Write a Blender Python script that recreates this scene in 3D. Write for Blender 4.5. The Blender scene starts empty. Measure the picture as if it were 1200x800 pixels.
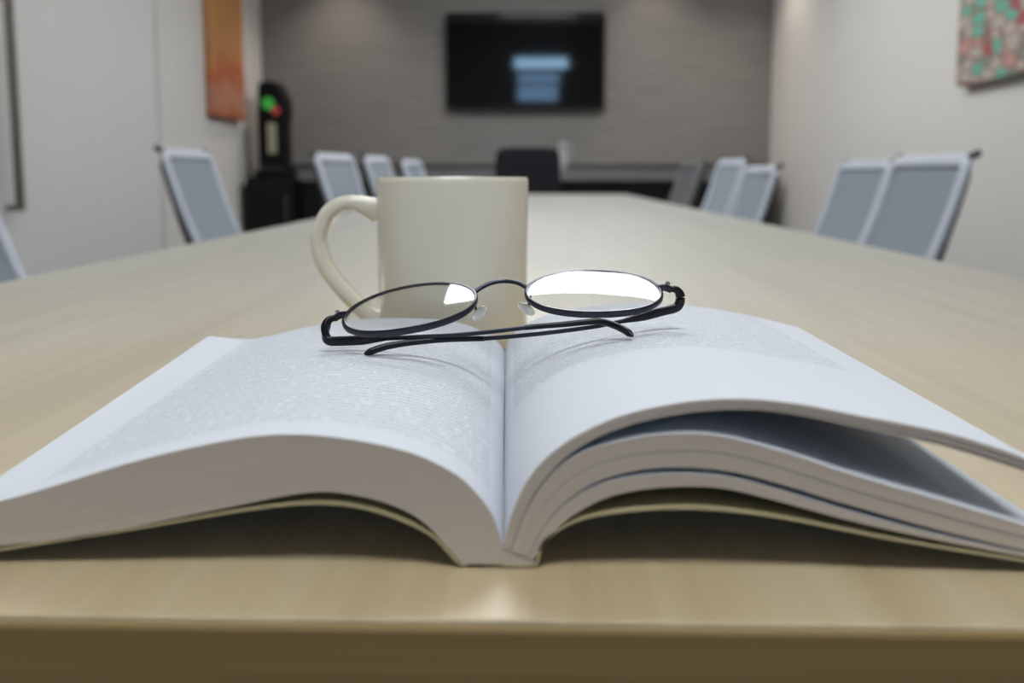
import bpy, bmesh, math, random
from mathutils import Vector, Matrix
random.seed(7)
C = bpy.context.scene.collection
S = bpy.context.scene
TZ = 0.74                      # height of the table top above the floor

# ------------------------------------------------------------------ camera, world, exposure
cam_d = bpy.data.cameras.new('camera'); cam = bpy.data.objects.new('camera', cam_d); C.objects.link(cam)
cam.location = (0, 0, TZ + 0.095)
cam.rotation_euler = (math.pi/2 - math.atan(114/1050.), 0, 0.023)
cam_d.sensor_width = 36; cam_d.lens = 31.5; cam_d.shift_y = -82/1200.
cam_d.clip_start = 0.01
cam_d.dof.use_dof = True; cam_d.dof.focus_distance = 0.322; cam_d.dof.aperture_fstop = 9.0
S.camera = cam
W = bpy.data.worlds.new('world'); S.world = W; W.use_nodes = True
W.node_tree.nodes['Background'].inputs[0].default_value = (.6, .7, .85, 1)
W.node_tree.nodes['Background'].inputs[1].default_value = 0.3
S.view_settings.view_transform = 'Standard'; S.view_settings.look = 'None'
S.view_settings.gamma = 1; S.view_settings.use_curve_mapping = False
S.view_settings.exposure = 0.40

CEIL = 2.56
PANEL_L = 11.0                  # ceiling panel radiance
WZ = (1.041, 1.218, .794, .956, .485, .752)
WALL_Y = 6.6; XL = -1.973; XR = 1.717; REAR_Y = -3.0

# ------------------------------------------------------------------ helpers
def tag(o, label=None, cat=None, group=None, kind=None):
    if label: o['label'] = label
    if cat: o['category'] = cat
    if group: o['group'] = group
    if kind: o['kind'] = kind
    return o

def empty(name, loc=(0, 0, 0), rz=0, **k):
    o = bpy.data.objects.new(name, None); C.objects.link(o)
    o.location = loc; o.rotation_euler = (0, 0, rz); o.empty_display_size = .05
    return tag(o, **k)

def link(name, me, parent=None, mats=(), smooth=None):
    if me.materials is not None and len(me.materials) == 0:
        for m in (mats if isinstance(mats, (list, tuple)) else [mats]): me.materials.append(m)
    if smooth is not None:
        me.shade_smooth() if smooth is True else me.set_sharp_from_angle(angle=math.radians(smooth)) if False else None
    o = bpy.data.objects.new(name, me); C.objects.link(o)
    if parent: o.parent = parent
    return o

def mesh(name, vs, fs, mats, parent=None, smooth=False, matidx=None, uvs=None):
    me = bpy.data.meshes.new(name); me.from_pydata([tuple(v) for v in vs], [], fs)
    for m in (mats if isinstance(mats, (list, tuple)) else [mats]): me.materials.append(m)
    if matidx:
        for p, i in zip(me.polygons, matidx): p.material_index = i
    if uvs:                                      # one uv per face corner
        ul = me.uv_layers.new(name='uv'); k = 0
        for u in uvs:
            ul.data[k].uv = u; k += 1
    me.validate(); me.update()
    bm = bmesh.new(); bm.from_mesh(me); bmesh.ops.recalc_face_normals(bm, faces=bm.faces); bm.to_mesh(me); bm.free()
    if smooth:
        for p in me.polygons: p.use_smooth = True
        me.set_sharp_from_angle(angle=math.radians(smooth if smooth is not True else 40))
    o = bpy.data.objects.new(name, me); C.objects.link(o)
    if parent: o.parent = parent
    return o

def bm_obj(name, bm, mats, parent=None, smooth=False):
    bmesh.ops.recalc_face_normals(bm, faces=bm.faces)
    me = bpy.data.meshes.new(name); bm.to_mesh(me); bm.free()
    for m in (mats if isinstance(mats, (list, tuple)) else [mats]): me.materials.append(m)
    if smooth:
        for p in me.polygons: p.use_smooth = True
        me.set_sharp_from_angle(angle=math.radians(smooth if smooth is not True else 40))
    o = bpy.data.objects.new(name, me); C.objects.link(o)
    if parent: o.parent = parent
    return o

def box_bm(bm, a, b, bev=0, seg=2):
    vs = [bm.verts.new((x, y, z)) for x in (a[0], b[0]) for y in (a[1], b[1]) for z in (a[2], b[2])]
    idx = [(0, 1, 3, 2), (4, 6, 7, 5), (0, 4, 5, 1), (2, 3, 7, 6), (0, 2, 6, 4), (1, 5, 7, 3)]
    fs = [bm.faces.new([vs[i] for i in f]) for f in idx]
    if bev:
        es = list({e for f in fs for e in f.edges})
        bmesh.ops.bevel(bm, geom=es, offset=bev, segments=seg, profile=.5, affect='EDGES')

def box(name, a, b, mat, parent=None, bev=0, seg=2):
    bm = bmesh.new(); box_bm(bm, a, b, bev, seg)
    return bm_obj(name, bm, mat, parent)

def lathe(name, prof, mat, parent=None, seg=48, axis='z', smooth=40):
    vs = []; fs = []; n = len(prof)
    for i in range(seg):
        a = 2*math.pi*i/seg
        for r, z in prof:
            vs.append((r*math.cos(a), r*math.sin(a), z) if axis == 'z' else (z, r*math.cos(a), r*math.sin(a)) if axis == 'x' else (r*math.cos(a), z, r*math.sin(a)))
    for i in range(seg):
        j = (i+1) % seg
        for k in range(n-1):
            fs.append((i*n+k, j*n+k, j*n+k+1, i*n+k+1))
    bm = bmesh.new(); bv = [bm.verts.new(v) for v in vs]
    for f in fs: bm.faces.new([bv[q] for q in f])
    bmesh.ops.remove_doubles(bm, verts=bm.verts, dist=1e-6)
    bmesh.ops.dissolve_degenerate(bm, edges=bm.edges, dist=1e-7)
    return bm_obj(name, bm, mat, parent, smooth)

def cr(pts, n):
    """Catmull-Rom through pts (any dimension), resampled to n points equally spaced by length"""
    P = [Vector(p) for p in pts]
    P = [2*P[0]-P[1]] + P + [2*P[-1]-P[-2]]
    d = []
    for i in range(1, len(P)-2):
        for k in range(24):
            t = k/24.
            a, b, c, e = P[i-1], P[i], P[i+1], P[i+2]
            d.append(.5*((2*b)+(c-a)*t+(2*a-5*b+4*c-e)*t*t+(3*b-a-3*c+e)*t**3))
    d.append(P[-2])
    L = [0]
    for i in range(1, len(d)): L.append(L[-1]+(d[i]-d[i-1]).length)
    out = []; j = 0
    for k in range(n):
        s = L[-1]*k/(n-1)
        while j < len(L)-2 and L[j+1] < s: j += 1
        w = (s-L[j])/max(L[j+1]-L[j], 1e-12)
        out.append(d[j].lerp(d[j+1], min(max(w, 0), 1)))
    return out

def sweep(name, pts, prof, mat, parent=None, up=(0, 0, 1), closed=False, smooth=50, taper=None, flat_cap=True):
    """sweep profile [(a,b)...] along pts: a along the side vector, b along the up-ish vector"""
    P = [Vector(p) for p in pts]; n = len(P); m = len(prof); vs = []; fs = []
    up = Vector(up)
    for i in range(n):
        if closed: t = P[(i+1) % n]-P[i-1]
        else: t = P[min(i+1, n-1)]-P[max(i-1, 0)]
        t.normalize()
        s = t.cross(up)
        if s.length < 1e-6: s = Vector((1, 0, 0))
        s.normalize(); u = s.cross(t)
        k = taper(i/(n-1.)) if taper else (1, 1)
        if not isinstance(k, tuple): k = (k, k)
        for a, b in prof: vs.append(P[i]+s*a*k[0]+u*b*k[1])
    for i in range(n if closed else n-1):
        j = (i+1) % n
        for q in range(m):
            r = (q+1) % m
            fs.append((i*m+q, i*m+r, j*m+r, j*m+q))
    bm = bmesh.new(); bv = [bm.verts.new(v) for v in vs]
    for f in fs: bm.faces.new([bv[q] for q in f])
    if not closed:
        bm.faces.new(bv[:m]); bm.faces.new(bv[-m:])
    return bm_obj(name, bm, mat, parent, smooth)

def circ(r, n=12, b=None):
    b = b or r
    return [(r*math.cos(2*math.pi*i/n), b*math.sin(2*math.pi*i/n)) for i in range(n)]

def rrect(w, h, r, n=4):
    out = []
    for cx, cy, a0 in ((w/2-r, h/2-r, 0), (-w/2+r, h/2-r, 90), (-w/2+r, -h/2+r, 180), (w/2-r, -h/2+r, 270)):
        for k in range(n+1):
            a = math.radians(a0+90*k/n); out.append((cx+r*math.cos(a), cy+r*math.sin(a)))
    return out

def prism(name, poly, a, b, mat, parent=None, axis='y', bev=0, smooth=14):
    """extrude polygon (two coords) between a and b along axis"""
    bm = bmesh.new()
    def P(p, t):
        return (p[0], t, p[1]) if axis == 'y' else (t, p[0], p[1]) if axis == 'x' else (p[0], p[1], t)
    v0 = [bm.verts.new(P(p, a)) for p in poly]; v1 = [bm.verts.new(P(p, b)) for p in poly]
    n = len(poly)
    bm.faces.new(v0); bm.faces.new(v1[::-1])
    for i in range(n): bm.faces.new((v0[i], v1[i], v1[(i+1) % n], v0[(i+1) % n]))
    if bev:
        bmesh.ops.recalc_face_normals(bm, faces=bm.faces)
        es = [e for e in bm.edges if e.calc_face_angle(0) > .6]
        bmesh.ops.bevel(bm, geom=es, offset=bev, segments=2, profile=.5, affect='EDGES')
    return bm_obj(name, bm, mat, parent, smooth)

# ------------------------------------------------------------------ materials
def mat(name, col, rough=.5, metal=0, spec=.5, coat=0, coat_rough=.1, emit=None, estr=0):
    m = bpy.data.materials.new(name); m.use_nodes = True
    b = m.node_tree.nodes['Principled BSDF']
    b.inputs['Base Color'].default_value = (*col, 1); b.inputs['Roughness'].default_value = rough
    b.inputs['Metallic'].default_value = metal; b.inputs['Specular IOR Level'].default_value = spec
    b.inputs['Coat Weight'].default_value = coat; b.inputs['Coat Roughness'].default_value = coat_rough
    if emit:
        b.inputs['Emission Color'].default_value = (*emit, 1); b.inputs['Emission Strength'].default_value = estr
    return m

class NT:
    def __init__(s, m): s.t = m.node_tree; s.b = s.t.nodes['Principled BSDF']
    def n(s, typ, **k):
        x = s.t.nodes.new(typ)
        for a, v in k.items(): setattr(x, a, v)
        return x
    def l(s, a, b): s.t.links.new(a, b)
    def val(s, sock, v):
        if hasattr(v, 'is_output') or isinstance(v, bpy.types.NodeSocket): s.l(v, sock)
        else: sock.default_value = v
    def math(s, op, a, b=0, c=0):
        x = s.n('ShaderNodeMath', operation=op)
        s.val(x.inputs[0], a); s.val(x.inputs[1], b); s.val(x.inputs[2], c)
        return x.outputs[0]
    def mix(s, f, a, b):
        x = s.n('ShaderNodeMix', data_type='RGBA')
        s.val(x.inputs[0], f); s.val(x.inputs[6], a if isinstance(a, bpy.types.NodeSocket) else (*a, 1)); s.val(x.inputs[7], b if isinstance(b, bpy.types.NodeSocket) else (*b, 1))
        return x.outputs[2]
    def coord(s, which='Object', scale=(1, 1, 1)):
        c = s.n('ShaderNodeTexCoord'); mp = s.n('ShaderNodeMapping')
        s.l(c.outputs[which], mp.inputs[0]); mp.inputs['Scale'].default_value = scale
        return mp.outputs[0]
    def noise(s, vec, scale=1, detail=2, rough=.5):
        x = s.n('ShaderNodeTexNoise'); s.l(vec, x.inputs['Vector'])
        x.inputs['Scale'].default_value = scale; x.inputs['Detail'].default_value = detail; x.inputs['Roughness'].default_value = rough
        return x.outputs[0]
    def ramp(s, f, stops):
        x = s.n('ShaderNodeValToRGB'); s.l(f, x.inputs[0]); e = x.color_ramp.elements
        while len(e) < len(stops): e.new(.5)
        for q, (p, c) in zip(e, stops): q.position = p; q.color = (*c, 1)
        return x.outputs[0]
    def bump(s, h, strength=.3, dist=.001):
        x = s.n('ShaderNodeBump'); x.inputs['Strength'].default_value = strength; x.inputs['Distance'].default_value = dist
        s.l(h, x.inputs['Height']); s.l(x.outputs[0], s.b.inputs['Normal'])

def wood_mat(name, c0, c1, c2, grain=(1, 1, 1), rough=.3, spec=.5):
    m = mat(name, c1, rough, spec=spec); t = NT(m)
    v = t.coord('Object', grain)
    a = t.noise(v, 1, 6, .62); w = t.noise(v, .18, 3, .5)
    f = t.math('ADD', t.math('MULTIPLY', a, .65), t.math('MULTIPLY', w, .35))
    t.l(t.ramp(f, [(.33, c0), (.5, c1), (.66, c2)]), t.b.inputs['Base Color'])
    t.bump(a, .04, .0004)
    return m

M = {}
M['wood'] = wood_mat('light_maple_veneer', (.40, .29, .145), (.51, .40, .225), (.60, .49, .31), (60, 2.2, 60), .55, 1.0)
b_ = M['wood'].node_tree.nodes['Principled BSDF']; b_.inputs['Sheen Weight'].default_value = 1.0; b_.inputs['Sheen Roughness'].default_value = .3; b_.inputs['Sheen Tint'].default_value = (.78, .92, 1, 1)
b_.inputs['Coat Weight'].default_value = 1.0; b_.inputs['Coat IOR'].default_value = 1.55; b_.inputs['Coat Roughness'].default_value = .42
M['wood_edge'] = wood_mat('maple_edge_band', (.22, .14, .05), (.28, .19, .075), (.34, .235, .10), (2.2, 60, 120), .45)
M['wall'] = mat('white_wall_paint', (.64, .62, .59), .7, spec=.25)
t = NT(M['wall']); t.bump(t.noise(t.coord('Object', (1, 1, 1)), 220, 3), .06, .001)
M['wall_grey'] = mat('grey_textured_wallcovering', (.25, .236, .224), .75, spec=.2)
t = NT(M['wall_grey']); nz = t.noise(t.coord('Object', (3, 3, 90)), 1, 5, .6)
t.l(t.ramp(nz, [(.3, (.172, .163, .155)), (.7, (.245, .233, .221))]), t.b.inputs['Base Color']); t.bump(nz, .15, .002)
M['ceiling'] = mat('ceiling_white', (.8, .79, .77), .85, spec=.1)
M['floor'] = mat('grey_carpet', (.16, .16, .165), .95, spec=.05)
t = NT(M['floor']); nz = t.noise(t.coord('Object'), 350, 2)
t.l(t.ramp(nz, [(.3, (.11, .11, .115)), (.7, (.2, .2, .205))]), t.b.inputs['Base Color']); t.bump(nz, .5, .003)
M['door'] = mat('door_laminate', (.62, .612, .605), .45, spec=.35)
M['seam'] = mat('door_jamb_grey', (.58, .57, .56), .6)
M['steel'] = mat('brushed_bronze_steel', (.22, .2, .17), .35, metal=.9)
M['skirting'] = mat('skirting_grey', (.35, .34, .33), .6)
M['black'] = mat('matte_black', (.006, .006, .007), .6, spec=.15)
M['black_gloss'] = mat('black_lacquer', (.006, .006, .007), .4, spec=.2)
M['screen'] = mat('screen_glass', (.003, .003, .0035), .045, spec=1.0)
M['grey_top'] = mat('grey_worktop', (.13, .13, .13), .45)
M['rail'] = mat('dark_rail', (.035, .034, .033), .5)
M['frame_blue'] = mat('pale_grey_blue_frame', (.44, .47, .53), .45)
M['frame_grey'] = mat('grey_frame', (.14, .14, .145), .5)
M['mesh_blue'] = mat('grey_blue_mesh', (.30, .36, .42), .8, spec=.1)
M['mesh_grey'] = mat('grey_mesh', (.13, .13, .135), .8, spec=.1)
for k, c0, c1 in (('mesh_blue', (.185, .21, .24), (.26, .29, .325)), ('mesh_grey', (.09, .09, .095), (.14, .14, .145))):
    t = NT(M[k]); ck = t.n('ShaderNodeTexChecker'); t.l(t.coord('Object'), ck.inputs[0]); ck.inputs['Scale'].default_value = 160
    t.l(t.mix(ck.outputs[1], c0, c1), t.b.inputs['Base Color'])
M['fabric_black'] = mat('black_upholstery', (.007, .007, .009), .8, spec=.1)
M['fabric_blue'] = mat('seat_fabric', (.22, .26, .31), .85, spec=.1)
for k in ('fabric_black', 'fabric_blue'):
    t = NT(M[k]); t.bump(t.noise(t.coord('Object'), 500, 2), .25, .001)
M['chrome'] = mat('chair_chrome', (.5, .5, .5), .2, metal=1)
M['plastic_dark'] = mat('dark_plastic', (.03, .03, .032), .45)
M['ceramic'] = mat('cream_ceramic', (.72, .68, .56), .12, spec=.5, coat=.4, coat_rough=.05)
M['metal_frame'] = mat('gunmetal_frame', (.045, .045, .06), .28, metal=.85)
M['temple_black'] = mat('temple_black', (.006, .006, .009), .3, spec=.35)
M['pad'] = mat('clear_silicone_pad', (.66, .61, .43), .15)
M['pad'].node_tree.nodes['Principled BSDF'].inputs['Transmission Weight'].default_value = .4
M['screw'] = mat('bright_screw', (.75, .72, .68), .2, metal=1)
M['cover'] = mat('cream_card_cover', (.45, .385, .225), .5, spec=.3)
M['vase'] = mat('pale_grey_glaze', (.33, .33, .33), .35)
M['diffuser'] = mat('light_diffuser', (.9, .9, .9), .5, emit=(.95, .98, 1.0), estr=PANEL_L)
M['white_metal'] = mat('white_metal', (.75, .75, .75), .4)
M['glow_pane'] = mat('added_bright_pane', (.05, .05, .06), .2, emit=(.40, .70, 1.0), estr=5.2)  # glow of the added window, feeds the upper streak in the screen
M['glow_pane_low'] = mat('added_dim_pane', (.05, .05, .06), .2, emit=(.34, .62, 1.0), estr=2.3)  # weaker glow of the added window, feeds the lower streaks
M['lamp_warm'] = mat('warm_lamp', (.9, .8, .7), .5, emit=(1, .8, .6), estr=12)
M['green_led'] = mat('green_light', (.03, .35, .05), .3, emit=(.08, .8, .12), estr=.12)
M['red_led'] = mat('red_light', (.35, .04, .05), .3, emit=(.8, .08, .1), estr=.1)
M['label_beige'] = mat('beige_label', (.36, .34, .25), .5)

# paper: blank and printed
M['paper'] = mat('paper', (.615, .645, .70), .75, spec=.15)
M['paper_edge'] = mat('paper_cut_edge', (.46, .42, .39), .85, spec=.1)
t = NT(M['paper_edge']); uvn = t.coord('UV', (1, 1, 1))
nz = t.noise(t.coord('UV', (3, 9000, 1)), 1, 3, .7)
t.l(t.ramp(nz, [(.3, (.48, .405, .34)), (.55, (.60, .515, .435)), (.75, (.67, .58, .50))]), t.b.inputs['Base Color']); t.bump(nz, .25, .0003)

def text_mat(name, u0, u1, v0, v1, ink=(.24, .25, .28)):
    m = mat(name, (.615, .645, .70), .75, spec=.15); t = NT(m)
    c = t.n('ShaderNodeTexCoord'); sp = t.n('ShaderNodeSeparateXYZ'); t.l(c.outputs['UV'], sp.inputs[0])
    u, v = sp.outputs[0], sp.outputs[1]
    pitch = .0034
    lv = t.math('DIVIDE', v, pitch); line = t.math('FLOOR', lv); fr = t.math('FRACT', lv)
    def noise2(us, seed, detail=0):
        cb = t.n('ShaderNodeCombineXYZ'); t.l(t.math('MULTIPLY', u, us), cb.inputs[0]); t.l(t.math('MULTIPLY_ADD', line, 7.31, seed), cb.inputs[1])
        return t.noise(cb.outputs[0], 1, detail)
    words = t.math('GREATER_THAN', noise2(420, 3.3), .33)
    cb = t.n('ShaderNodeCombineXYZ'); t.l(t.math('MULTIPLY', u, 2900), cb.inputs[0]); t.l(t.math('MULTIPLY', v, 2600), cb.inputs[1])
    glyph = t.math('GREATER_THAN', t.noise(cb.outputs[0], 1, 1), .515)
    asc = t.math('GREATER_THAN', noise2(900, 11.7), .60)            # taller letters now and then
    band = t.math('MULTIPLY', t.math('GREATER_THAN', fr, .30), t.math('LESS_THAN', fr, t.math('MULTIPLY_ADD', asc, .16, .60)))
    inside = t.math('MULTIPLY', t.math('MULTIPLY', t.math('GREATER_THAN', u, u0), t.math('LESS_THAN', u, u1)),
                    t.math('MULTIPLY', t.math('GREATER_THAN', v, v0), t.math('LESS_THAN', v, v1)))
    f = t.math('MULTIPLY', t.math('MULTIPLY', words, glyph), t.math('MULTIPLY', band, inside))
    t.l(t.mix(f, (.615, .645, .70), ink), t.b.inputs['Base Color'])
    return m
M['print_left'] = text_mat('printed_page_left', .010, .131, .012, .232)
M['print_right'] = text_mat('printed_page_right', .010, .128, .080, .232)
M['print_under'] = text_mat('printed_page_under', .010, .128, .012, .232)

# lens: thin clear plastic, reflection by Fresnel
m = bpy.data.materials.new('clear_lens'); m.use_nodes = True; nt = m.node_tree; nt.nodes.remove(nt.nodes['Principled BSDF'])
fr_ = nt.nodes.new('ShaderNodeFresnel')
ge = nt.nodes.new('ShaderNodeNewGeometry'); io = nt.nodes.new('ShaderNodeMapRange')     # same reflectance entering and leaving the thin lens
io.inputs['To Min'].default_value = 1.55; io.inputs['To Max'].default_value = 1/1.55
nt.links.new(ge.outputs['Backfacing'], io.inputs['Value']); nt.links.new(io.outputs[0], fr_.inputs[0])
tr = nt.nodes.new('ShaderNodeBsdfTransparent'); tr.inputs[0].default_value = (.985, .985, .98, 1)
gl = nt.nodes.new('ShaderNodeBsdfGlossy'); gl.inputs['Roughness'].default_value = .02
mx = nt.nodes.new('ShaderNodeMixShader')
nt.links.new(fr_.outputs[0], mx.inputs[0]); nt.links.new(tr.outputs[0], mx.inputs[1]); nt.links.new(gl.outputs[0], mx.inputs[2])
nt.links.new(mx.outputs[0], nt.nodes['Material Output'].inputs[0])
M['lens'] = m

# paintings
M['art_orange'] = mat('orange_painting', (.45, .2, .08), .6)
t = NT(M['art_orange']); g = t.coord('Generated'); sp = t.n('ShaderNodeSeparateXYZ'); t.l(g, sp.inputs[0])
nz = t.noise(t.coord('Object', (5, 5, 5)), 1, 5, .65)
hgt = t.math('ADD', sp.outputs[2], t.math('MULTIPLY_ADD', nz, .5, -.25))
base = t.ramp(hgt, [(.02, (.40, .10, .04)), (.14, (.48, .24, .15)), (.22, (.46, .11, .04)), (.36, (.50, .23, .09)), (.7, (.50, .24, .07))])
dk = t.noise(t.coord('Object', (9, 9, 7)), 1, 3, .6)
t.l(t.mix(t.math('MULTIPLY', t.math('GREATER_THAN', dk, .66), .45), base, (.22, .12, .06)), t.b.inputs['Base Color'])
M['art_mosaic'] = mat('mosaic_painting', (.4, .3, .25), .6)
t = NT(M['art_mosaic'])
vo = t.n('ShaderNodeTexVoronoi'); t.l(t.coord('Object', (1, .55, 1)), vo.inputs['Vector']); vo.inputs['Scale'].default_value = 22; vo.inputs['Randomness'].default_value = .75
sc_ = t.n('ShaderNodeSeparateColor'); t.l(vo.outputs['Color'], sc_.inputs[0])
pal = t.ramp(sc_.outputs[0], [(0, (.13, .40, .30)), (.2, (.42, .37, .32)), (.4, (.46, .25, .22)), (.55, (.36, .07, .07)), (.66, (.45, .38, .35)), (.84, (.20, .24, .20))])
pal.node.color_ramp.interpolation = 'CONSTANT'
e = t.n('ShaderNodeTexVoronoi', feature='DISTANCE_TO_EDGE'); t.l(t.coord('Object', (1, .55, 1)), e.inputs['Vector']); e.inputs['Scale'].default_value = 22; e.inputs['Randomness'].default_value = .75
t.l(t.mix(t.math('LESS_THAN', e.outputs[0], .07), pal, (.24, .13, .11)), t.b.inputs['Base Color'])
M['canvas_edge'] = mat('canvas_edge', (.45, .38, .33), .8)

# ------------------------------------------------------------------ the setting
T = .12
def struct(o): o['kind'] = 'structure'; return o
struct(box('floor', (XL-T, REAR_Y-T, -.1), (XR+T, WALL_Y+T, 0), M['floor']))
struct(box('ceiling', (XL-T, REAR_Y-T, CEIL), (XR+T, WALL_Y+T, CEIL+.1), M['ceiling']))
struct(box('wall_left', (XL-T, REAR_Y, 0), (XL, WALL_Y, CEIL), M['wall']))
struct(box('wall_right', (XR, REAR_Y, 0), (XR+T, WALL_Y, CEIL), M['wall']))
struct(box('wall_back', (XL-T, WALL_Y, 0), (XR+T, WALL_Y+T, CEIL), M['wall_grey']))
struct(box('wall_front', (XL-T, REAR_Y-T, 0), (XR+T, REAR_Y, CEIL), M['wall_grey']))
struct(box('baseboard_left', (XL, 4.80, 0), (XL+.012, WALL_Y, .09), M['skirting'], bev=.003))
struct(box('baseboard_right', (XR-.012, REAR_Y, 0), (XR, WALL_Y, .09), M['skirting'], bev=.003))
struct(box('trim_1', (XL, WALL_Y-.03, TZ+.138), (XR, WALL_Y, TZ+.168), M['rail'], bev=.003))

# door in the left wall with a long pull bar
d = empty('door_1', (XL, 3.15, 0), kind='structure')
box('leaf', (0, 0, .008), (.022, 1.53, 2.36), M['door'], d, bev=.003)
for y0, y1 in ((-.03, -.004), (1.535, 1.575)): box('jamb', (0, y0, 0), (.03, y1, 2.40), M['seam'], d, bev=.003)
box('head_jamb', (0, -.03, 2.364), (.03, 1.575, 2.40), M['seam'], d, bev=.003)
h = bpy.data.objects.new('door_handle', None); C.objects.link(h); h.parent = d
sweep('bar', [(.072, .14, TZ-.04), (.072, .14, TZ+.75)], rrect(.022, .03, .006), M['steel'], h, up=(1, 0, 0))
for z in (TZ-.03, TZ+.735): sweep('standoff', [(.02, .14, z), (.075, .14, z)], circ(.011, 14), M['steel'], h)

# made-up lit window behind the camera, added for the bluish streaks in the screen
w = empty('added_window_1', (.11, REAR_Y, TZ), kind='structure')
rows = ((-.43, .49, WZ[0], WZ[1]), (-.37, .345, WZ[2], WZ[3]), (-.37, .32, WZ[4], WZ[5]))
for k, (x0, x1, z0, z1) in enumerate(rows):
    box('glow_pane', (x0, .004, z0), (x1, .012, z1), M['glow_pane' if k == 0 else 'glow_pane_low'], w)
    box('transom', (x0-.06, 0, z1), (x1+.06, .035, z1+.04), M['white_metal'], w, bev=.003)
    box('transom', (x0-.06, 0, z0-.04), (x1+.06, .035, z0), M['white_metal'], w, bev=.003)
    for xa, xb in ((x0-.06, x0), (x1, x1+.06)): box('stile', (xa, 0, z0), (xb, .035, z1), M['white_metal'], w, bev=.003)

# ceiling light panels (lamps of the room; the last is added to brighten its far end)
PANELS = ((.07, 2.05, 'white rectangular ceiling light panel above the middle of the table'),
          (.07, 3.85, 'white rectangular ceiling light panel above the far end of the table'),
          (.07, -.40, 'white rectangular ceiling light panel above the near end of the table'),
          (.07, 4.95, 'added white ceiling light panel brightening the far end above the black head chair'))  # added fill panel, lifts the far walls and table
for x, y, lab in PANELS:
    p = empty('ceiling_light', (x, y, CEIL), label=lab, cat='ceiling light', group='ceiling light panels')
    box('diffuser', (-.56, -.28, -.018), (.56, .28, -.008), M['diffuser'], p)
    for a, b in (((-.59, -.31, -.03), (.59, -.28, 0)), ((-.59, .28, -.03), (.59, .31, 0)), ((-.59, -.28, -.03), (-.56, .28, 0)), ((.56, -.28, -.03), (.59, .28, 0))):
        box('frame', a, b, M['white_metal'], p, bev=.003)
# recessed warm downlights close to the far walls
DOWN = ((1.42, 6.05, 24, 'round warm downlight in the ceiling by the far right corner'),
        (.85, 6.25, 20, 'round warm downlight in the ceiling right of the screen'),
        (-1.35, 6.25, 26, 'round warm downlight in the ceiling left of the screen'))
for x, y, pw, lab in DOWN:
    p = empty('downlight', (x, y, CEIL), label=lab, cat='downlight', group='warm downlights')
    lathe('trim_ring', [(.035, -.002), (.036, -.008), (.05, -.008), (.055, 0)], M['white_metal'], p, 32)
    lathe('lamp', [(0, -.003), (.034, -.003), (.034, 0)], M['lamp_warm'], p, 32)
    ld = bpy.data.lights.new('downlight_beam', 'SPOT'); ld.energy = pw; ld.color = (1, .88, .76); ld.spot_size = math.radians(95); ld.spot_blend = .8; ld.shadow_soft_size = .035
    lo = bpy.data.objects.new('downlight_beam', ld); C.objects.link(lo); lo.parent = p; lo.location = (0, 0, -.012)

# ------------------------------------------------------------------ table
tx0, tx1, ty0, ty1 = -.470, .449, .1815, 4.33
tb = empty('conference_table', (0, 0, 0), label='long pale maple conference table carrying the open book and the mug', cat='table')
def corner(cx, cy, r, a0, n=8): return [(cx+r*math.cos(math.radians(a0+90*k/n)), cy+r*math.sin(math.radians(a0+90*k/n))) for k in range(n+1)]
r0, r1 = .004, .09
def outline(e):
    return corner(tx1-r1, ty1-r1, r1+e, 0)+corner(tx0+r1, ty1-r1, r1+e, 90)+corner(tx0+r0, ty0+r0, r0+e, 180, 4)+corner(tx1-r0, ty0+r0, r0+e, 270, 4)
prism('table_top', outline(-.0012), TZ-.004, TZ, M['wood'], tb, axis='z', bev=.0008)
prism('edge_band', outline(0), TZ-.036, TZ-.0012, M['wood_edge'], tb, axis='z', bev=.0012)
for y in (.85, 3.08):
    lg = prism('leg_panel', [(-.30, 0), (.28, 0), (.24, TZ-.036), (-.26, TZ-.036)], y-.03, y+.03, M['wood_edge'], tb, bev=.004)
box('modesty_beam', (-.04, .88, TZ-.16), (.02, 3.05, TZ-.04), M['plastic_dark'], tb, bev=.003)

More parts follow.
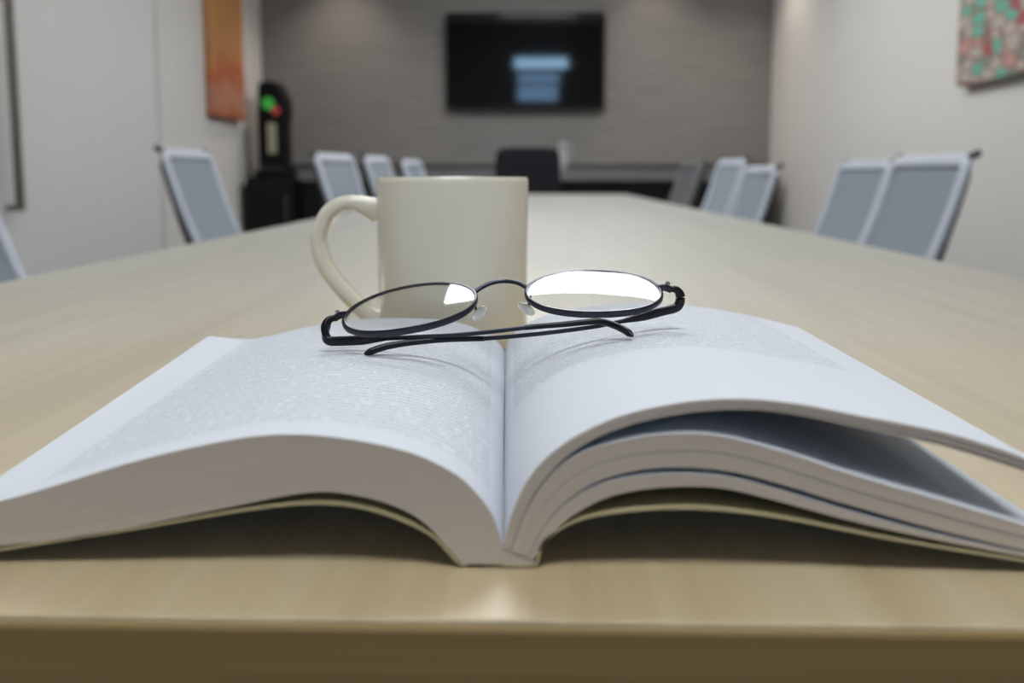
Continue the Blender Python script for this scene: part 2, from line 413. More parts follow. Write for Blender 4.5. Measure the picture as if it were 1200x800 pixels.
# ------------------------------------------------------------------ book
FY, RY = .208, .430
GX = .0
bk = empty('open_book', (-.008, .319, TZ), label='open paperback book lying face up under the folded eyeglasses', cat='book')
BO = Vector((-.008, .319, 0))
def grid(front, rear, bump=0., ns=64, nt=22):
    F = cr([(a*.001, b*.001) for a, b in front], ns); R_ = cr([(a*.001, b*.001) for a, b in rear], ns)
    g = []
    for j in range(nt):
        t_ = j/(nt-1.)
        row = []
        for i in range(ns):
            p = F[i].lerp(R_[i], t_); s = i/(ns-1.)
            z = p[1]+bump*.001*4*t_*(1-t_)*math.sin(math.pi*min(1, s*1.15))**.8 if s < .87 else p[1]
            row.append(Vector((p[0], FY+(RY-FY)*t_, max(z, .0004))) - BO)
        g.append(row)
    return g
def slab(name, top, bot, mats, parent, label=None):
    """closed solid between two grids; materials: 0 top, 1 cut edges, 2 bottom"""
    nt, ns = len(top), len(top[0]); vs = [v for r in top for v in r]+[v for r in bot for v in r]; B = nt*ns
    fs, mi, uv = [], [], []
    U = [0]
    for i in range(1, ns): U.append(U[-1]+(top[0][i]-top[0][i-1]).length)
    V = [(RY-FY)*j/(nt-1.) for j in range(nt)]
    for j in range(nt-1):
        for i in range(ns-1):
            a, b, c, d_ = j*ns+i, j*ns+i+1, (j+1)*ns+i+1, (j+1)*ns+i
            fs.append((a, b, c, d_)); mi.append(0); uv += [(U[i], V[j]), (U[i+1], V[j]), (U[i+1], V[j+1]), (U[i], V[j+1])]
            fs.append((B+a, B+d_, B+c, B+b)); mi.append(2); uv += [(U[i], V[j]), (U[i], V[j+1]), (U[i+1], V[j+1]), (U[i+1], V[j])]
    th = (top[0][ns//2]-bot[0][ns//2]).length
    for j in (0, nt-1):
        for i in range(ns-1):
            a, b = j*ns+i, j*ns+i+1
            f = (a, B+a, B+b, b) if j == 0 else (b, B+b, B+a, a)
            fs.append(f); mi.append(1)
            u_ = [(U[i], th), (U[i], 0), (U[i+1], 0), (U[i+1], th)]
            uv += u_ if j == 0 else [u_[3], u_[2], u_[1], u_[0]]
    for i in (0, ns-1):
        for j in range(nt-1):
            a, b = j*ns+i, (j+1)*ns+i
            f = (a, b, B+b, B+a) if i == 0 else (b, a, B+a, B+b)
            fs.append(f); mi.append(1)
            u_ = [(V[j], th), (V[j+1], th), (V[j+1], 0), (V[j], 0)]
            uv += u_ if i == 0 else [u_[1], u_[0], u_[3], u_[2]]
    o = mesh(name, vs, fs, mats, parent, smooth=50, matidx=mi, uvs=uv)
    if label: o['label'] = label
    return o
def shift(pts, dx, dz): return [(a+dx, b+dz) for a, b in pts]

TLf = [(-7.0, 5.6), (-9.9, 14.1), (-17.1, 22.6), (-29.3, 28.8), (-45.7, 32.2), (-60, 33), (-74.5, 31.2), (-95.5, 26.2), (-116.7, 19.6), (-129.5, 15.9), (-141.8, 13.6)]
TLr = [(-13.2, 8.5), (-16, 12.8), (-22.4, 18), (-33.6, 22.6), (-48, 24.9), (-63.9, 25.3), (-80, 25), (-93.2, 23.6), (-114.2, 19.9), (-134, 15.2), (-145, 14.8), (-158.5, 16.2)]
BLf = [(-7.0, .7), (-11.5, .6), (-15.4, .6), (-17.4, 1.8), (-21, 5.8), (-25.4, 10.8), (-31.6, 14.8), (-41.8, 17.9), (-54.2, 18.6), (-77.2, 14), (-109, 7.2), (-130.2, 4.6), (-142.4, 3.2)]
BLr = [(-13.2, .7), (-17.5, .6), (-21.4, .6), (-23, 1.6), (-25.5, 4.5), (-30, 8), (-37, 11.2), (-48, 13.4), (-63, 14), (-82, 13), (-112, 8.4), (-136, 4.6), (-158.8, 4.2)]
TRf = [(-6.75, 5.6), (-5.4, 12), (-.7, 22.7), (7.4, 31.1), (19.5, 37.5), (33.5, 41.1), (47.6, 42.4), (61.6, 41.4), (75.6, 38.8), (95.7, 34.9), (109.9, 30.8), (121, 26.6)]
TRb = [(-5.2, 4.6), (-2.7, 12.1), (2.4, 21.7), (10.5, 29.8), (21.5, 35.3), (35.6, 38.7), (49.6, 39.8), (61.7, 38.7), (75.8, 35.8), (95.9, 31.4), (110.1, 27.2), (120, 24)]
TRr = [(-13.2, 8.5), (-12.3, 13), (-9.9, 17), (-5.5, 21.3), (.5, 24.6), (10, 28.2), (23.2, 30.9), (47.8, 33.5), (72.5, 32.3), (101.3, 27.9), (128.1, 21.7)]
TRrb = [(-12.2, 7.4), (-11.2, 12), (-8.6, 15.8), (-4.6, 19.8), (1.2, 22.9), (10.8, 26.4), (23.6, 29.1), (47.8, 31.7), (72.2, 30.5), (101, 26.1), (127.6, 20.1)]
A1f = [(-5.0, 4.5), (-2.5, 12.0), (2.7, 21.4), (9, 27.4), (16.5, 30.8), (29.7, 33.5), (43.8, 33.5), (60, 29.4), (76.2, 24.1), (96.6, 18.2), (117, 12.1), (126.4, 9.4)]
A1r = [(-11, 6.6), (-9, 12), (-4, 17.6), (6, 22.4), (20, 26), (38, 28), (55, 26.5), (75, 22), (95, 16), (117, 10.4)]
A2f = [(-.7, 3.1), (3.4, 11.7), (9.5, 18.1), (17.7, 22.8), (29.8, 25.4), (44, 25.1), (56.2, 22.5), (76.6, 16.4), (97, 10.7), (117.4, 5.8), (126.6, 3.9)]
A2r = [(-6.6, 4), (-2.6, 9), (5, 13), (17, 16.4), (30, 18), (44, 17.8), (56, 15.6), (76, 11.2), (97, 7), (117.2, 4)]
B1f = [(-.6, 3.0), (3.6, 11.6), (9.8, 17.8), (18.3, 22.0), (29.8, 23.9), (44, 23.7), (56.2, 21), (76.6, 14.9), (97, 9.6), (117.4, 5.2), (126.6, 3.6)]
B2f = [(.2, 2.2), (5.5, 9.6), (11.6, 14.7), (19.7, 18.6), (30.9, 20.6), (44.1, 20.7), (56.3, 18.1), (76.7, 12.6), (97.1, 8.1), (117.5, 4.2), (126.8, 2.6)]
B1r = [(a, b-.9 if 20 < a < 90 else b-.3) for a, b in A2r]
B2r = [(a+.6, max(b-3.2, 1.6)) for a, b in B1r]
NS = 72
left_block = slab('page_block', grid(TLf, TLr, 1.5, NS), grid(BLf, BLr, 0, NS), [M['print_left'], M['paper_edge'], M['paper']], bk, 'thick curved left half of the pages')
def blend(ga, gb, f0, f1):
    """grid between two grids; the share runs from f0 at the spine to f1 at the fore edge"""
    return [[a.lerp(b, f0+(f1-f0)*(i/(len(ra)-1.))) for i, (a, b) in enumerate(zip(ra, rb))] for ra, rb in zip(ga, gb)]
gT, gTb = grid(TRf, TRr, 0, NS), grid(TRb, TRrb, 0, NS)
EDGE = M['paper_edge']
slab('raised_leaves', gT, blend(gT, gTb, .5, .34), [M['print_right'], EDGE, M['print_under']], bk, 'lifted top leaves of the right half')
slab('raised_leaves', blend(gT, gTb, .51, .46), blend(gT, gTb, .75, .72), [M['print_under'], EDGE, M['print_under']], bk, 'lifted leaves just under the top ones')
slab('raised_leaves', blend(gT, gTb, .76, .86), gTb, [M['print_under'], EDGE, M['print_under']], bk, 'lowest of the lifted leaves')
gA, gAb = grid(A1f, A1r, 0, NS), grid(A2f, A2r, 0, NS)
slab('page_block', gA, blend(gA, gAb, .5, .48), [M['print_under'], EDGE, M['paper']], bk, 'lower leaves of the right half')
slab('page_block', blend(gA, gAb, .51, .53), gAb, [M['print_under'], EDGE, M['paper']], bk, 'lower leaves of the right half, under the others')
slab('loose_leaves', grid(B1f, B1r, 0, NS), grid(B2f, B2r, 0, NS), [M['paper'], M['paper_edge'], M['paper']], bk, 'thin bottom bundle of the right leaves')
# glued binding between the halves
pf = [(-7.0, .5), (-7.0, 5.2), (-5.2, 4.6), (-.6, 3.1), (.4, 2.1), (1.2, .5)]
pr = [(-13.2, .5), (-13.2, 7.6), (-12.2, 7.0), (-6.6, 4.1), (-5.4, 2.0), (-4.6, .5)]
vs = [Vector((a*.001, FY+.0003, b*.001))-BO for a, b in pf]+[Vector((a*.001, RY-.0003, b*.001))-BO for a, b in pr]
n = len(pf); fs = [tuple(range(n)), tuple(range(2*n-1, n-1, -1))]+[(i, n+i, n+(i+1) % n, (i+1) % n) for i in range(n)]
mesh('glued_binding', vs, fs, M['paper_edge'], bk, uvs=[(vs[q].x, vs[q].z) for f in fs for q in f])
# cover: left board, spine and right board as one folded sheet
CVf = [(-143.5, 1.0), (-130.3, 3.2), (-98.3, 8.6), (-66.8, 14.2), (-50.1, 15.6), (-37.7, 13.8), (-25.4, 8.6), (-19.5, 2.6), (-17.2, .5), (-14, .35), (-8, .3), (-2, .35), (1.0, .5), (1.9, 2.4), (2.6, 5.7), (6, 9.2), (13.7, 12.8), (27.9, 14.8), (42.2, 15), (60.5, 12.9), (87, 7.8), (117.5, 2.9), (127, 1.2)]
CVr = [(-159.6, 1.0), (-142, 2.2), (-112, 5), (-82, 8.6), (-63, 9.6), (-48, 9.2), (-34, 5.8), (-26, 2.4), (-23.2, .5), (-20, .35), (-14, .3), (-8, .35), (-5, .5), (-4.2, 2), (-3.4, 3.4), (0, 5), (8, 7.6), (22, 9.4), (38, 9.4), (56, 7.6), (82, 4.2), (110, 1.8), (118.5, 1.0)]
ct = grid(CVf, CVr, 0, 140); cbm = []
for r in ct:
    row = []
    for i, v in enumerate(r):
        tg = (r[min(i+1, len(r)-1)]-r[max(i-1, 0)]).normalized(); nrm = Vector((-tg.z, 0, tg.x))
        row.append(v+nrm*.0007)
    cbm.append(row)
slab('cover', cbm, ct, [M['cover'], M['cover'], M['cover']], bk, 'cream card cover and flat spine')

# ------------------------------------------------------------------ mug
mg = empty('coffee_mug', (-.0434, .487, TZ), label='cream ceramic mug standing on the table behind the book', cat='mug')
R0 = .0411; HM = .0935
prof = [(0, .004), (.026, .004), (.027, .0005), (.030, 0), (.0325, .0006), (.0385, .004), (.0398, .0075), (.0404, .012), (R0-.0004, .05), (R0, HM-.003), (R0-.0002, HM-.0008), (R0-.001, HM), (R0-.0022, HM-.0002), (R0-.003, HM-.0015), (R0-.0035, HM-.006), (R0-.0042, .05), (R0-.0045, .013), (R0-.007, .0085), (R0-.012, .007), (0, .007)]
lathe('mug_body', prof, M['ceramic'], mg, 96)
hp = [(-.0395, 0, .0745), (-.046, 0, .0775), (-.0535, 0, .0795), (-.0612, 0, .0786), (-.0682, 0, .0735), (-.0725, 0, .0640), (-.0732, 0, .0570), (-.0708, 0, .0470), (-.0650, 0, .0375), (-.0560, 0, .0270), (-.0470, 0, .0185), (-.0395, 0, .0140)]
sweep('mug_handle', cr(hp, 48), rrect(.0085, .0125, .0040, 5), M['ceramic'], mg, up=(0, 1, 0), taper=lambda s: (1+.55*max(0, 1-s/.13)+.3*max(0, (s-.9)/.1), 1))

# ------------------------------------------------------------------ eyeglasses
gx = empty('eyeglasses', (-.0112, .3227, TZ+.0494), label='thin dark metal oval eyeglasses lying folded on the open book', cat='eyeglasses')
gx.rotation_euler = (.3679, -.0869, .0192)
LA, LB, LC, LW = .0245, .0165, .0336, .0844
SAG = .0021
def lens_pt(s, x, y, z=0.):
    """lens coordinates -> glasses coordinates; outer end swings back (-z)"""
    q = (x/LA)**2+(y/LB)**2
    z = z + SAG*.6*(1-(x*x+y*y)/(LA*LA))-SAG*.6*(1-.75)
    return Vector((s*(LC+x*math.cos(LW)+z*math.sin(LW)), y, -x*math.sin(LW)+z*math.cos(LW)))
def ell(a, k=1., da=0.):
    # slightly squared oval
    c, s = math.cos(a), math.sin(a); p = .94
    return ((LA*k+da)*math.copysign(abs(c)**p, c), (LB*k+da)*math.copysign(abs(s)**p, s))
NSEG = 72
for s in (-1, 1):
    # lens: two curved faces
    vs, fs = [], []
    rings = [0, .25, .5, .75, .9, 1.0]
    for side, dz in ((0, .0004), (1, -.0004)):
        for k in rings[1:]:
            for i in range(NSEG):
                x, y = ell(2*math.pi*i/NSEG, k, -.0004*k); vs.append(lens_pt(s, x, y, dz))
        vs.append(lens_pt(s, 0, 0, dz))
    m_ = len(rings)-1; per = m_*NSEG+1
    for side in (0, 1):
        o_ = side*per
        for i in range(NSEG):
            j = (i+1) % NSEG
            fs.append((o_+per-1, o_+i, o_+j))
            for k in range(m_-1): fs.append((o_+k*NSEG+i, o_+(k+1)*NSEG+i, o_+(k+1)*NSEG+j, o_+k*NSEG+j))
    for i in range(NSEG):
        j = (i+1) % NSEG
        fs.append(((m_-1)*NSEG+i, (m_-1)*NSEG+j, per+(m_-1)*NSEG+j, per+(m_-1)*NSEG+i))
    bm = bmesh.new(); bv = [bm.verts.new(v) for v in vs]
    for f in fs: bm.faces.new([bv[q] for q in f])
    bm_obj('lens', bm, M['lens'], gx, smooth=60)
    # rim: flat band round the lens
    vs, fs = [], []
    sec = [(-.0004, .0011), (.0003, .0013), (.0007, .0008), (.0007, -.0008), (.0003, -.0013), (-.0004, -.0011)]
    for i in range(NSEG):
        for dr, dz in sec:
            a_ = 2*math.pi*i/NSEG; x, y = ell(a_, 1, dr); vs.append(lens_pt(s, x, y, dz*(.42+.62*(.5-.5*math.sin(a_)))))
    q_ = len(sec)
    for i in range(NSEG):
        j = (i+1) % NSEG
        for k in range(q_): fs.append((i*q_+k, i*q_+(k+1) % q_, j*q_+(k+1) % q_, j*q_+k))
    bm = bmesh.new(); bv = [bm.verts.new(v) for v in vs]
    for f in fs: bm.faces.new([bv[q] for q in f])
    rim = bm_obj('rim', bm, M['metal_frame'], gx, smooth=60)
    # nose pad on a bent wire
    mm = .001
    wire = [(s*10.6*mm, 3.2*mm, -.8*mm), (s*9.9*mm, 2.4*mm, -3.2*mm), (s*9.8*mm, 3.2*mm, -5.0*mm), (s*9.2*mm, 3.4*mm, -5.6*mm)]
    sweep('pad_arm', cr(wire, 12), circ(.00055, 8), M['metal_frame'], gx, up=(0, .3, 1))
    Lx = Vector((s*.30, .45, -.84)).normalized(); Wx = Vector((s*.85, -.45, .10)); Wx = (Wx-Lx*Wx.dot(Lx)).normalized(); Nx = Lx.cross(Wx)
    bm = bmesh.new(); bmesh.ops.create_uvsphere(bm, u_segments=24, v_segments=12, radius=1)
    for v in bm.verts: v.co = Vector((s*8.7*mm, 3.2*mm, -6.4*mm))+Lx*(v.co.z*.0048)+Wx*(v.co.x*.0030)+Nx*(v.co.y*.0008)
    bm_obj('nose_pad', bm, M['pad'], gx, smooth=60)
    bxn = lathe('pad_box', [(0, -.001), (.0011, -.001), (.0011, .001), (0, .001)], M['metal_frame'], gx, 12, axis='x'); bxn.location = (s*9.4*mm, 3.3*mm, -5.7*mm)
    # end piece and hinge
    ye = .0035
    e_pts = [lens_pt(s, LA-.0004, ye, 0), lens_pt(s, LA+.0022, ye+.0004, .0002), lens_pt(s, LA+.0046, ye+.0004, -.0005)]
    ep = sweep('end_piece', cr(e_pts, 10), rrect(.0022, .0024, .0006, 2), M['metal_frame'], gx, up=(0, 0, 1))
    sc = lathe('hinge_screw', [(0, -.0016), (.0006, -.0016), (.0006, .0016), (.0009, .0016), (.0009, .0021), (0, .0023)], M['screw'], gx, 14)
    sc.location = lens_pt(s, LA+.0040, ye+.0026, -.0004)
    sc.rotation_euler = (math.radians(-80), 0, 0)

bridge = [(-.0103, .0062, 0), (-.0085, .0082, .0008), (-.0039, .0108, .0016), (.0009, .0114, .0018), (.0057, .0098, .0016), (.0088, .0076, .0008), (.0103, .0058, 0)]
sweep('bridge', cr(bridge, 28), circ(.00085, 10), M['metal_frame'], gx, up=(0, 0, 1))

def mmv(p): return [(a*.001, b*.001, c*.001) for a, b, c in p]
# left temple (camera's left): turns under at the hinge, runs to the right above the other one
Lhinge = mmv([(-62.0, 3.6, -3.2), (-64.4, 2.6, -3.6), (-65.6, .6, -5.6), (-65.4, -1.6, -8.4), (-63.8, -2.6, -9.4), (-60, -3.1, -9.5), (-53.2, -4.2, -9.2), (-42.5, -5.6, -8.6)])
Lthin = mmv([(-43.5, -5.5, -8.6), (-30, -7.1, -8.2), (-15.6, -8.4, -8), (0, -8.1, -7.8), (8.6, -7.6, -7.8)])
Ltip = mmv([(7.6, -7.6, -7.8), (14, -7.5, -7.8), (21.4, -7.4, -7.9), (29, -7.0, -8), (34.4, -7.2, -8), (38.4, -9.8, -8.1), (42.1, -13.8, -8.2), (44.9, -18.6, -8.3)])
Rhinge = mmv([(62.2, 3.4, -3.2), (64.4, 3.4, -3.8), (65.6, 2.8, -6.0), (65.2, 2.0, -8.8), (63.4, 1.4, -10.2), (58, .2, -10.5), (50, -2.4, -10.5), (42.5, -4.6, -10.5)])
Rthin = mmv([(43.5, -4.3, -10.5), (30.6, -6.5, -10.7), (8.9, -7.7, -10.9), (-8.2, -8, -10.7)])
Rtip = mmv([(-7.4, -8, -10.7), (-14, -7.6, -10.4), (-22.2, -7.4, -10), (-31, -8, -9.6), (-38, -9.2, -9.2), (-44.2, -11.2, -8.9), (-49.8, -14.6, -8.8)])
for pts_h, pts_t, pts_s in ((Lhinge, Lthin, Ltip), (Rhinge, Rthin, Rtip)):
    tp = sweep('temple', cr(pts_h, 44), rrect(.0028, .0034, .0009, 3), M['temple_black'], gx, up=(0, .3, 1), taper=lambda s: .62+.38*min(1, s/.15) if s < .5 else 1-.58*max(0, (s-.72)/.28))
    sweep('temple_wire', cr(pts_t, 24), rrect(.0010, .0016, .0004, 2), M['metal_frame'], tp, up=(0, .3, 1))
    sweep('temple_sleeve', cr(pts_s, 40), circ(.00115, 12), M['temple_black'], tp, up=(0, .3, 1), taper=lambda s: (.85+.35*s) if s < .965 else .95-.5*(s-.965)/.035)

# ------------------------------------------------------------------ chairs
def make_chair(width, frame_m, mesh_m, seat_m, top=.88, padded=False):
    """list of (name, parent-name, mesh data, moves with the gas lift) built once per kind of chair; forward is +x"""
    parts = []
    root = empty('tmp')
    hw = width/2; lean = math.tan(math.radians(20)); zb = .50
    def bp(u, v):                       # u -1..1 across, v 0..1 up the back
        z = zb+(top-zb)*v
        x = -.33+(top-z)*lean+.022*u*u+.012*math.sin(math.pi*v)*-1
        return Vector((x, u*hw, z))
    # frame: closed loop with rounded corners
    loop = []
    cu, cv = .12, .10
    def arc(u0, v0, a0):
        return [(u0+cu*math.cos(math.radians(a0+k*22.5)), v0+cv*math.sin(math.radians(a0+k*22.5))) for k in range(5)]
    uv = []
    def lin(a, b, n): return [(a[0]+(b[0]-a[0])*k/n, a[1]+(b[1]-a[1])*k/n) for k in range(1, n)]
    A_ = arc(1-cu, 1-cv, 0); B_ = arc(-1+cu, 1-cv, 90); C_ = arc(-1+cu, cv, 180); D_ = arc(1-cu, cv, 270)
    uv = A_+lin(A_[-1], B_[0], 8)+B_+lin(B_[-1], C_[0], 8)+C_+lin(C_[-1], D_[0], 8)+D_+lin(D_[-1], A_[0], 8)
    loop = [bp(u*.94, .03+v*.94) for u, v in uv]
    if not padded:
        f = sweep('back_frame', loop, rrect(.034, .016, .006, 3), frame_m, root, up=(1, 0, lean), closed=True)
        parts.append(('back_frame', f.data, True))
    # panel
    vs, fs = [], []; nu, nv = 12, 12
    k_ = .98 if padded else .95
    def sq(u, v):                       # round the corners a little
        v2 = v*2-1
        r = 1-.10*(abs(u)**6)*(abs(v2)**6)
        return u*k_*r, (v2*k_*r+1)/2
    thick = .045 if padded else .004
    for side in (0, 1):
        for j in range(nv+1):
            for i in range(nu+1):
                u, v = sq(i/nu*2-1, j/nv); p = bp(u, v)
                ed = 1-max(abs(u), abs(v*2-1))**8 if padded else 1
                p = p+Vector((1, 0, lean)).normalized()*(thick/2*(.35+.65*ed))*(1 if side == 0 else -1); vs.append(p)
    n1 = (nu+1)*(nv+1)
    for j in range(nv):
        for i in range(nu):
            a = j*(nu+1)+i; q = (a, a+1, a+nu+2, a+nu+1)
            fs.append(q); fs.append(tuple(n1+w_ for w_ in q[::-1]))
    rim_ = [i for i in range(nu+1)]+[j*(nu+1)+nu for j in range(1, nv+1)]+[nv*(nu+1)+i for i in range(nu-1, -1, -1)]+[j*(nu+1) for j in range(nv-1, 0, -1)]
    for k in range(len(rim_)):
        a, b = rim_[k], rim_[(k+1) % len(rim_)]; fs.append((a, n1+a, n1+b, b))
    o = mesh('tmp', vs, fs, mesh_m, root, smooth=50); parts.append(('backrest', o.data, True))
    # rear support uprights, crossbar and the dark knobs at the top corners
    for s in (-1, 1):
        pts = [bp(s*.74, .90)+Vector((-.020, 0, 0)), bp(s*.76, .6)+Vector((-.022, 0, 0)), bp(s*.74, .15)+Vector((-.03, 0, 0)), Vector((-.15, s*.10, .45)), Vector((-.06, s*.06, .42))]
        if not padded:
            o = sweep('tmp', cr(pts, 24), rrect(.014, .022, .005, 2), M['plastic_dark'], root, up=(1, 0, 0)); parts.append(('back_upright', o.data, True))
            o = sweep('tmp', [bp(s*.90, .985)+Vector((.0, 0, 0)), bp(s*.96, 1.0)+Vector((-.020, s*.004, .006))], circ(.009, 12), M['plastic_dark'], root, up=(1, 0, .3)); parts.append(('corner_knob', o.data, True))
        else:
            o = sweep('tmp', cr(pts[1:], 20), rrect(.016, .03, .005, 2), M['plastic_dark'], root, up=(1, 0, 0)); parts.append(('back_upright', o.data, True))
    # seat
    bm = bmesh.new(); box_bm(bm, (-.22, -.235, .435), (.25, .235, .485), .022, 3)
    o = bm_obj('tmp', bm, seat_m, root, smooth=50); parts.append(('seat', o.data, True))
    o = box('tmp', (-.12, -.09, .395), (.10, .09, .437), M['plastic_dark'], root, bev=.008); parts.append(('tilt_mechanism', o.data, True))
    o = lathe('tmp', [(0, .10), (.026, .10), (.026, .28), (.017, .28), (.017, .47), (0, .47)], M['chrome'], root, 20); parts.append(('gas_lift', o.data, False))
    for k in range(5):
        a = math.radians(18+72*k); dx, dy = math.cos(a), math.sin(a)
        o = sweep('tmp', [(dx*.015, dy*.015, .10), (dx*.13, dy*.13, .092), (dx*.255, dy*.255, .072)], rrect(.034, .024, .006, 2), M['chrome'], root, taper=lambda s: 1-.35*s); parts.append(('base_leg', o.data, False))
        bm = bmesh.new()
        for off in (-.012, .012):
            ret = bmesh.ops.create_cone(bm, cap_ends=True, segments=18, radius1=.027, radius2=.027, depth=.016)
            mt = Matrix.Translation((dx*.25, dy*.25, .027)) @ Matrix.Rotation(a, 4, 'Z') @ Matrix.Translation((0, off, 0)) @ Matrix.Rotation(math.pi/2, 4, 'X')
            bmesh.ops.transform(bm, matrix=mt, verts=ret['verts'])
        ret = bmesh.ops.create_cone(bm, cap_ends=True, segments=10, radius1=.006, radius2=.006, depth=.05)
        bmesh.ops.transform(bm, matrix=Matrix.Translation((dx*.25, dy*.25, .05)), verts=ret['verts'])
        o = bm_obj('tmp', bm, M['plastic_dark'], root, smooth=40); parts.append(('caster', o.data, False))
    for o in list(root.children): bpy.data.objects.remove(o)
    bpy.data.objects.remove(root)
    for nm, me, up_ in parts: me.name = nm
    return parts
def place(parts, name, bx, by, ztop, facing, label, group):
    """bx, by, ztop: top middle of the backrest; facing: direction the sitter looks (radians)"""
    ox = bx+.33*math.cos(facing); oy = by+.33*math.sin(facing)
    r = empty(name, (ox, oy, 0), facing, label=label, cat='chair', group=group)
    for nm, me, up_ in parts:
        o = bpy.data.objects.new(nm, me); C.objects.link(o); o.parent = r
        if up_: o.location.z = ztop+TZ-.88
    return r
ch = make_chair(.46, M['frame_blue'], M['mesh_blue'], M['fabric_blue'])
chg = make_chair(.46, M['frame_grey'], M['mesh_grey'], M['fabric_black'])
chb = make_chair(.40, M['plastic_dark'], M['fabric_black'], M['fabric_black'], padded=True)
D = math.radians
GL_ = 'mesh chairs along the left side of the table'; GR_ = 'mesh chairs along the right side of the table'
place(ch, 'office_chair', -1.17, 1.60, .160, D(0), 'pale blue mesh chair cut off by the left picture edge, below the door handle', GL_)
place(ch, 'office_chair', -1.15, 2.93, .170, D(2), 'pale blue mesh chair standing alone before the door edge, left of the black cabinet', GL_)
place(ch, 'office_chair', -.81, 3.58, .171, D(-6), 'pale blue mesh chair before the black cabinet, seen above the mug handle', GL_)
place(ch, 'office_chair', -.727, 4.07, .172, D(-3), 'small pale mesh chair partly hidden by the top left edge of the mug', GL_)
place(ch, 'office_chair', -.640, 4.61, .164, D(-4), 'farthest pale mesh chair on the left, peeking above the mug rim', GL_)
place(ch, 'office_chair', 1.031, 2.33, .139, D(180), 'largest pale blue mesh chair on the right, nearest below the mosaic painting', GR_)
place(ch, 'office_chair', 1.085, 2.92, .134, D(180), 'pale blue mesh chair half hidden behind the largest right-hand chair', GR_)
place(ch, 'office_chair', .925, 3.60, .123, D(181), 'nearer pale blue mesh chair of the pair at the right wall corner', GR_)
place(ch, 'office_chair', .945, 4.22, .160, D(183), 'farther pale mesh chair of the pair at the right wall corner', GR_)
place(chg, 'office_chair', .880, 4.90, .158, D(184), 'dark grey mesh chair farthest along the right side, before the black cabinets', GR_)
place(chb, 'office_chair', -.03, 5.50, .257, D(270), 'black padded chair at the head of the table below the screen', None)

# ------------------------------------------------------------------ wall screen
tv = empty('wall_screen', (-.055, WALL_Y, TZ+.90), label='black flat wall screen on the grey wall with a bluish reflection', cat='screen')
tv.rotation_euler = (0.047, 0, 0)
hw, hh = .565, .338
box('housing', (-hw, -.085, -hh), (hw, -.045, hh), M['black'], tv, bev=.008)
box('wall_bracket', (-.25, -.045, -.18), (.25, 0, .18), M['plastic_dark'], tv, bev=.004)
box('screen_glass', (-hw+.014, -.088, -hh+.022), (hw-.014, -.084, hh-.014), M['screen'], tv, bev=.001)
for a, b in (((-hw, -.090, hh-.014), (hw, -.083, hh)), ((-hw, -.090, -hh), (hw, -.083, -hh+.022)), ((-hw, -.090, -hh+.022), (-hw+.014, -.083, hh-.014)), ((hw-.014, -.090, -hh+.022), (hw, -.083, hh-.014))):
    box('bezel', a, b, M['black_gloss'], tv, bev=.002)

# ------------------------------------------------------------------ credenza row
def cabinet(x0, x1, y0, ztop, label, doors):
    c = empty('cabinet', ((x0+x1)/2, (y0+WALL_Y)/2, 0), label=label, cat='cabinet', group='black cabinets on the grey wall')
    hx = (x1-x0)/2; hy = (WALL_Y-.035-y0)/2
    box('body', (-hx, -hy+.02, .06), (hx, hy, ztop), M['black'], c, bev=.003)
    box('plinth', (-hx+.01, -hy+.06, 0), (hx-.01, hy, .06), M['black'], c)
    w_ = 2*hx/doors
    for k in range(doors):
        d_ = box('door', (-hx+k*w_+.002, -hy, .065), (-hx+(k+1)*w_-.002, -hy+.018, ztop-.004), M['black_gloss'], c, bev=.002)
        s_ = 1 if k % 2 == 0 else -1
        xh = -hx+(k+.5)*w_+s_*(w_/2-.04)
        sweep('handle', [(xh, -hy-.02, ztop-.30), (xh, -hy-.02, ztop-.12)], circ(.005, 10), M['steel'], d_, up=(1, 0, 0))
    return c
cabinet(-1.915, -1.60, 5.95, TZ+.078, 'tall-standing narrow black cabinet in the left corner under the dispenser', 1)
cabinet(-1.58, -.53, 6.06, TZ+.048, 'black cabinet under the left stretch of the grey worktop', 3)
cabinet(-.525, .525, 6.06, TZ+.048, 'black cabinet under the worktop behind the black head chair', 3)
cabinet(.53, 1.60, 6.06, TZ+.048, 'black cabinet under the right stretch of the grey worktop', 3)
tag(box('worktop', (-1.585, 6.04, TZ+.049), (1.62, WALL_Y-.032, TZ+.128), M['grey_top'], bev=.004), 'long grey worktop over the black cabinets along the grey wall', 'worktop')

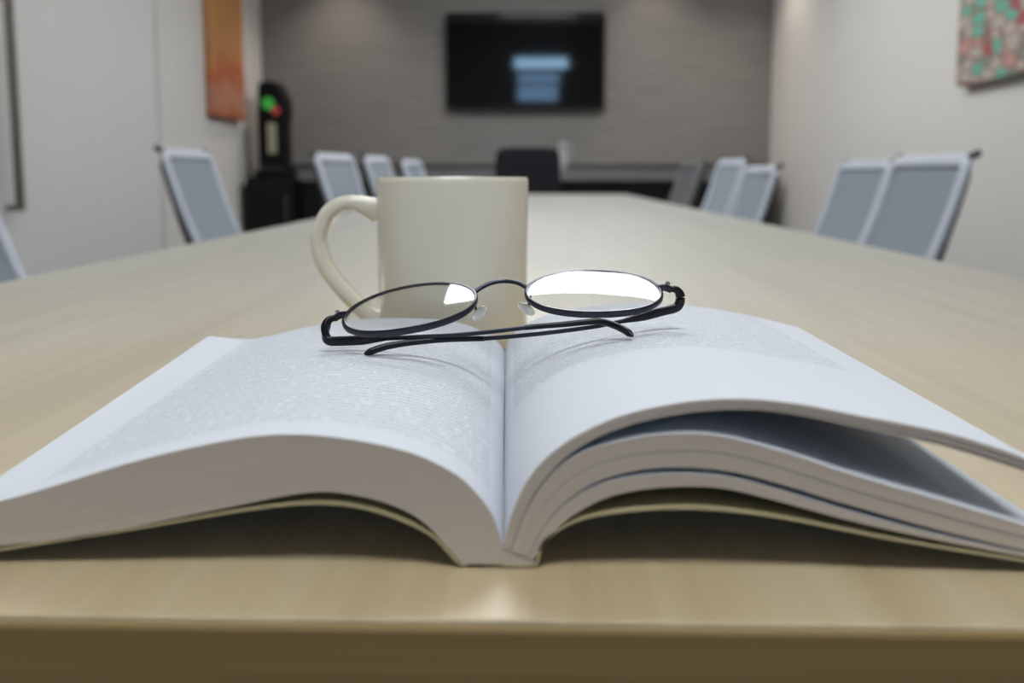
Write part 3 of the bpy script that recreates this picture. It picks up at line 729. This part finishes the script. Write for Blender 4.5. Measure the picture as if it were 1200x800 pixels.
# dispenser machine with a green light
dm = empty('drink_dispenser', (-1.765, 6.16, TZ+.078), label='tall black machine with green light and beige panel on the corner cabinet', cat='machine')
box('base', (-.115, -.13, 0), (.115, .12, .045), M['black_gloss'], dm, bev=.012)
prism('body', [(-.092, .045), (.088, .045), (.088, .36), (.104, .43), (.098, .52), (.06, .605), (.035, .638), (-.055, .64), (-.08, .615), (-.086, .54), (-.092, .40)], -.10, .10, M['black'], dm, bev=.014)
box('drip_tray', (-.08, -.125, .045), (.08, -.095, .065), M['plastic_dark'], dm, bev=.003)
box('front_panel', (-.02, -.108, .155), (.038, -.098, .36), M['label_beige'], dm, bev=.003)
o = lathe('green_light', [(0, -.012), (.036, -.012), (.042, -.006), (.042, 0)], M['green_led'], dm, 28, axis='y'); o.location = (-.012, -.098, .488)
o = lathe('red_light', [(0, -.008), (.026, -.008), (.03, -.004), (.03, 0)], M['red_led'], dm, 24, axis='y'); o.location = (.038, -.098, .44)
# pale jug on the worktop
jg = empty('jug', (.205, 6.25, TZ+.128), label='small pale grey jug on the worktop right of the black head chair', cat='jug')
lathe('jug_body', [(0, 0), (.030, 0), (.038, .02), (.040, .06), (.032, .11), (.024, .15), (.030, .195), (.026, .195), (.020, .15), (.028, .11), (.035, .06), (.033, .02), (0, .008)], M['vase'], jg, 32)
sweep('jug_handle', cr([(.027, 0, .17), (.05, 0, .175), (.06, 0, .14), (.052, 0, .10), (.034, 0, .09)], 20), circ(.006, 8), M['vase'], jg, up=(0, 1, 0))

# ------------------------------------------------------------------ paintings
p = empty('painting', (XL+.004, 5.76, TZ+.45), label='tall orange and rust abstract canvas on the left wall by the corner', cat='painting')
box('canvas', (.004, -.33, 0), (.05, .26, 1.15), M['art_orange'], p, bev=.003)
box('stretcher', (-.003, -.30, .03), (.004, .30, 1.12), M['canvas_edge'], p)
p = empty('painting', (XR-.004, 3.05, TZ+.44), label='multicoloured mosaic-patterned canvas in red, teal and pink on the right wall', cat='painting')
box('canvas', (-.04, -.60, 0), (-.004, .60, .80), M['art_mosaic'], p, bev=.003)
box('stretcher', (-.004, -.57, .03), (.003, .57, .77), M['canvas_edge'], p)
